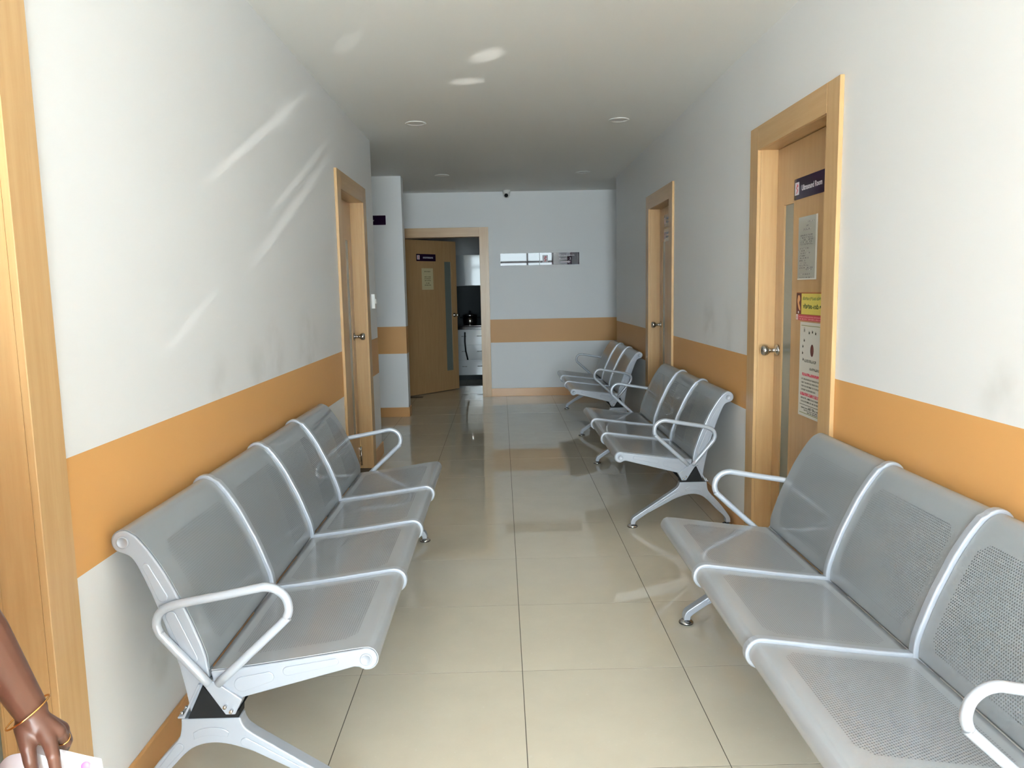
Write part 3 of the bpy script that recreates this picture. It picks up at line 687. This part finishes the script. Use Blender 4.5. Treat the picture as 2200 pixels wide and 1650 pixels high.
r = empty('cooking_pot', (-.545, 12.2, .872), label='steel cooking pot with lid on the black worktop', cat='pot'); og = r.location
MB().lathe([(0, 0), (.095, 0), (.105, .012), (.110, .06), (.112, .135), (.120, .139), (.120, .143), (.110, .143)], og, (0, 0, 1), 28).build('pot_body', 'steel', r, og)
MB().lathe([(.118, .144), (.112, .152), (.07, .172), (.02, .182), (0, .183)], og, (0, 0, 1), 28).build('lid', 'steel', r, og)
MB().lathe([(0, .18), (.010, .183), (.012, .200), (.022, .206), (.020, .218), (0, .221)], og, (0, 0, 1), 16).build('lid_knob', 'black', r, og)
for sg in (-1, 1): MB().tube([(-.545+sg*.11, 12.17, .98), (-.545+sg*.15, 12.175, .985), (-.545+sg*.15, 12.225, .985), (-.545+sg*.11, 12.23, .98)], .007, 8).build('pot_handle', 'black', r, og)
r = empty('gas_stove', (-.545, 12.2, .842), label='low black gas stove under the steel pot', cat='stove'); og = r.location
MB().box((-.85, 12.03, .846), (-.24, 12.40, .864)).build('stove_body', 'counter', r, og, bevel=.004)
MB().lathe([(0, .022), (.05, .022), (.05, .027), (.02, .030), (0, .030)], og, (0, 0, 1), 20).build('burner', 'chrome', r, og)
for dx in (-.27, .27):
    for dy in (-.13, .13): MB().lathe([(0, 0), (.012, 0), (.012, .005), (0, .005)], (-.545+dx, 12.2+dy, .842), (0, 0, 1), 10).build('stove_foot', 'black', r, og)
r = empty('wall_cabinet', (-.5, 12.3, 1.48), label='glossy grey wall cabinet above the kitchen worktop', cat='cabinet'); og = r.location
MB().box((-1.55, 12.27, 1.485), (.30, 12.61, 1.965)).build('carcass', 'cab', r, og)
for x0, x1 in ((-1.54, -.95), (-.945, -.325), (-.32, .29)): MB().box((x0, 12.25, 1.485), (x1, 12.268, 1.965)).build('cabinet_door', 'cabgrey', r, og, bevel=.002)
tag(MB().box((-1.55, 12.603, .842), (.30, 12.62, 1.48)).build('trim_1', 'splash'), kind='structure')

# ------------------------------------------------------------------ the person at the left edge
def capsules(caps, ellipsoids=(), voxel=.004, name='body', smooth_it=6):
    b = MB()
    for p, q, r0, r1 in caps:
        p, q = Vector(p), Vector(q); d = (q-p); L = d.length; d = d/L if L > 1e-6 else Vector((0, 0, 1)); prof = []
        for k in range(7): a = PI/2*k/6; prof.append((max(r0*math.sin(a), 1e-4 if k == 0 else 0), -r0*math.cos(a)))
        for k in range(7): a = PI/2*k/6; prof.append((max(r1*math.cos(a), 1e-4 if k == 6 else 0), L+r1*math.sin(a)))
        b.lathe(prof, p, d, 16)
    for c, R, mat in ellipsoids:
        k0 = len(b.v); b.lathe([(max(math.sin(PI*k/12), 1e-3), -math.cos(PI*k/12)) for k in range(13)], (0, 0, 0), (0, 0, 1), 20)
        for i in range(k0, len(b.v)): v = b.v[i]; b.v[i] = Vector(c)+mat @ Vector((v.x*R[0], v.y*R[1], v.z*R[2]))
    me = b.mesh(name, 'skin'); o = bpy.data.objects.new(name, me); C.objects.link(o)
    mo = o.modifiers.new('r', 'REMESH'); mo.mode = 'VOXEL'; mo.voxel_size = voxel; mo.use_smooth_shade = True
    ms = o.modifiers.new('s', 'SMOOTH'); ms.factor = .5; ms.iterations = smooth_it
    dg = bpy.context.evaluated_depsgraph_get(); me2 = bpy.data.meshes.new_from_object(o.evaluated_get(dg))
    bpy.data.objects.remove(o); me2.name = name
    for p in me2.polygons: p.use_smooth = True
    return me2
F = Vector((.8, -.6, 0)); LFT = Vector((.6, .8, 0)); CT = Vector((-.925, .86, 0)); FM = Matrix((F, LFT, Vector((0, 0, 1)))).transposed()
def bp(f_, l_, z_): return CT+F*f_+LFT*l_+Vector((0, 0, z_))
sh = Vector((-.850, .985, 1.205)); el = Vector((-.872, 1.105, .985)); wr = Vector((-.826, 1.178, .750))
rsh = bp(-.01, -.165, 1.215); rel = bp(-.03, -.195, .955); rwr = bp(.03, -.175, .73)
caps = [(bp(0, 0, .86), bp(0, 0, .98), .115, .100), (bp(0, 0, .98), bp(0, 0, 1.18), .100, .105), (bp(0, .07, 1.17), bp(0, -.07, 1.17), .085, .085), (bp(0, .06, .83), bp(0, -.06, .83), .105, .105),
        (bp(-.01, 0, 1.2), bp(.005, 0, 1.33), .052, .046), (bp(0, .1, 1.2), sh, .06, .046), (bp(0, -.1, 1.2), rsh, .06, .046),
        (sh, el, .044, .034), (el, el.lerp(wr, .35), .034, .035), (el.lerp(wr, .35), wr, .035, .0245), (rsh, rel, .044, .034), (rel, rwr, .036, .024)]
for sg in (-1, 1):
    caps += [(bp(0, sg*.08, .80), bp(.01, sg*.085, .44), .082, .052), (bp(.01, sg*.085, .44), bp(-.01, sg*.085, .09), .052, .033), (bp(-.03, sg*.085, .045), bp(.13, sg*.10, .022), .032, .024)]
# left hand: palm, thumb, four fingers
kn = [Vector((-.790, 1.160, .708)), Vector((-.786, 1.178, .711)), Vector((-.790, 1.194, .704)), Vector((-.799, 1.208, .698))]
caps += [(wr, Vector((-.815, 1.172, .722)), .0225, .022)]
for k in kn: caps.append((Vector((-.815, 1.175, .735)), k, .017, .0125))
caps += [(Vector((-.832, 1.166, .730)), Vector((-.817, 1.148, .704)), .0150, .0120), (Vector((-.817, 1.148, .704)), Vector((-.812, 1.143, .683)), .0112, .0104), (Vector((-.812, 1.143, .683)), Vector((-.809, 1.146, .655)), .0104, .0080)]
caps += [(kn[0], Vector((-.777, 1.146, .690)), .0115, .0100), (Vector((-.777, 1.146, .690)), Vector((-.775, 1.146, .664)), .0095, .0088), (Vector((-.775, 1.146, .664)), Vector((-.778, 1.154, .643)), .0088, .0072)]
for j, (k, out) in enumerate(zip(kn[1:], (.001, -.003, -.006))):
    a = k+Vector((out, .016, -.028)); c = a+Vector((-.012, .014, -.018)); d = c+Vector((-.012, .004, -.012))
    caps += [(k, a, .0115, .0098), (a, c, .0095, .0088), (c, d, .0088, .0072)]
# right hand, hanging relaxed
hb = rwr+Vector((0, 0, -.075))+F*.012; caps.append((rwr, hb, .021, .026))
for j in range(4):
    k = hb+F*(.024-.016*j); a = k+Vector((0, 0, -.040))+LFT*.006; caps += [(k, a, .0105, .0092), (a, a+Vector((0, 0, -.028+.004*abs(j-1)))+LFT*.014, .009, .0075)]
caps += [(rwr+F*.014+Vector((0, 0, -.02)), rwr+F*.046+Vector((0, 0, -.062)), .012, .010), (rwr+F*.046+Vector((0, 0, -.062)), rwr+F*.048+Vector((0, 0, -.088)), .0098, .008)]
hc = bp(.02, 0, 1.415)
ell = [(hc, (.088, .072, .105), FM), (hc+F*.02+Vector((0, 0, -.045)), (.066, .054, .066), FM), (hc+F*.092+Vector((0, 0, -.020)), (.016, .013, .020), FM)]
for sg in (-1, 1): ell += [(hc+LFT*sg*.073+F*-.005+Vector((0, 0, -.01)), (.016, .008, .028), FM), (hc+F*.066+LFT*sg*.032+Vector((0, 0, -.035)), (.020, .018, .016), FM)]
person = empty('person', (CT.x, CT.y, 0), label='person in a pink top at the left edge holding white papers', cat='person'); PO = person.location.copy()
def pmesh(name, me, mat):
    for v in me.vertices: v.co -= PO
    me.materials.clear(); me.materials.append(M[mat]); return link(name, me, person)
body = pmesh('body', capsules(caps, ell, .0027, 'body', 3), 'skin')
# clothes: tunic with sleeves to the elbow, trousers
tun = [(bp(0, 0, .86), bp(0, 0, 1.17), .130, .118), (bp(0, .075, 1.165), bp(0, -.075, 1.165), .100, .100), (bp(0, .11, 1.2), sh, .068, .056), (bp(0, -.11, 1.2), rsh, .068, .056),
       (sh, sh.lerp(el, .86), .054, .050), (rsh, rsh.lerp(rel, .85), .054, .050), (bp(0, .06, .82), bp(0, -.06, .82), .122, .122), (bp(0, .07, .62), bp(0, -.07, .62), .125, .125), (bp(0, 0, .85), bp(0, 0, .62), .13, .14)]
pmesh('tunic', capsules(tun, (), .006, 'tunic', 6), 'pink')
tr = []
for sg in (-1, 1): tr += [(bp(0, sg*.08, .78), bp(.01, sg*.085, .44), .094, .072), (bp(.01, sg*.085, .44), bp(-.005, sg*.085, .14), .072, .055)]
pmesh('trousers', capsules(tr, (), .007, 'trousers', 5), 'trouser')
hr = [(hc+F*-.02+Vector((0, 0, .018)), (.088, .080, .102), FM), (hc+F*-.075+Vector((0, 0, -.045)), (.042, .042, .048), FM)]
pmesh('hair', capsules([], hr, .005, 'hair', 3), 'hair')
for sg in (-1, 1):
    e = MB().lathe([(max(.012*math.sin(PI*k/8), 1e-4), -.012*math.cos(PI*k/8)) for k in range(9)], hc+F*.072+LFT*sg*.031+Vector((0, 0, .012)), F, 12); e.build('eye', 'eye', person, PO)
    e = MB().lathe([(1e-4, .0125), (.0055, .0118), (.006, .0105)], hc+F*.072+LFT*sg*.031+Vector((0, 0, .012)), F, 10); e.build('iris', 'black', person, PO)
    c0 = hc+F*.079+LFT*sg*.030+Vector((0, 0, .035)); MB().tube([c0-LFT*.018, c0+F*.004+Vector((0, 0, .004)), c0+LFT*.018], .003, 6).build('eyebrow', 'hair', person, PO)
c0 = hc+F*.082+Vector((0, 0, -.062)); MB().tube([c0-LFT*.022-F*.008, c0, c0+LFT*.022-F*.008], [.003, .006, .003], 8).build('lips', 'lip', person, PO)
# bangle and ring
ax = Vector((-.52, -.10, .85)).normalized(); c0 = Vector((-.8325, 1.18, .7455)); xx = Vector((.805, 0, .593)); xx = (xx-ax*xx.dot(ax)).normalized(); yy = ax.cross(xx)
bg_ = MB().tube([c0+(xx*math.cos(a)+yy*math.sin(a))*.0362 for a in [2*PI*k/32 for k in range(32)]], .0016, 8, closed=True)
tag(bg_.build('bangle', 'gold', None, c0), 'thin gold bangle around the wrist at the left edge', 'bangle')
rc = kn[1]+Vector((.001, .010, -.018)); rd = Vector((.001, .016, -.028)).normalized(); xx = rd.orthogonal().normalized(); yy = rd.cross(xx)
rb = MB().tube([rc+(xx*math.cos(a)+yy*math.sin(a))*.0106 for a in [2*PI*k/20 for k in range(20)]], .0013, 6, closed=True)
tag(rb.build('finger_ring', 'gold', None, rc), 'small gold ring on a finger of the hand with papers', 'ring')
# papers held in the hand
def paper(name, top, drop, lab, n=10):
    b = MB(); vs = []; rows = 6
    pts = smoothed(top, 4)
    for j in range(rows):
        for p in pts: vs.append(Vector(p)+Vector(drop)*(j/(rows-1))+Vector((0, .006*math.sin(j*.9), 0)))
    w = len(pts); b.add(vs, [(j*w+i, j*w+i+1, (j+1)*w+i+1, (j+1)*w+i) for j in range(rows-1) for i in range(w-1)], True)
    o = b.build(name, 'bright_paper', None, top[0], solid=.0006); return tag(o, lab, 'paper', 'papers held in the hand')
paper('paper_sheet', [(-.900, 1.176, .632), (-.886, 1.172, .655), (-.866, 1.168, .676), (-.842, 1.165, .684), (-.815, 1.163, .684), (-.795, 1.163, .676)], (.02, .0, -.14), 'curled white paper sheet under the thumb of the hand')
p2 = paper('paper_sheet', [(-.836, 1.190, .684), (-.792, 1.191, .673), (-.760, 1.194, .661), (-.731, 1.198, .650)], (-.035, .05, -.16), 'flat white printed paper sheet with a magenta mark in the hand')
mk = MB().lathe([(0, 0), (.0075, 0), (.0075, .0006), (0, .0006)], (-.756, 1.1935, .640), (0, -1, .1), 16)
o = mk.build('printed_mark', 'magenta', p2, p2.location); o['label'] = 'magenta printed mark'
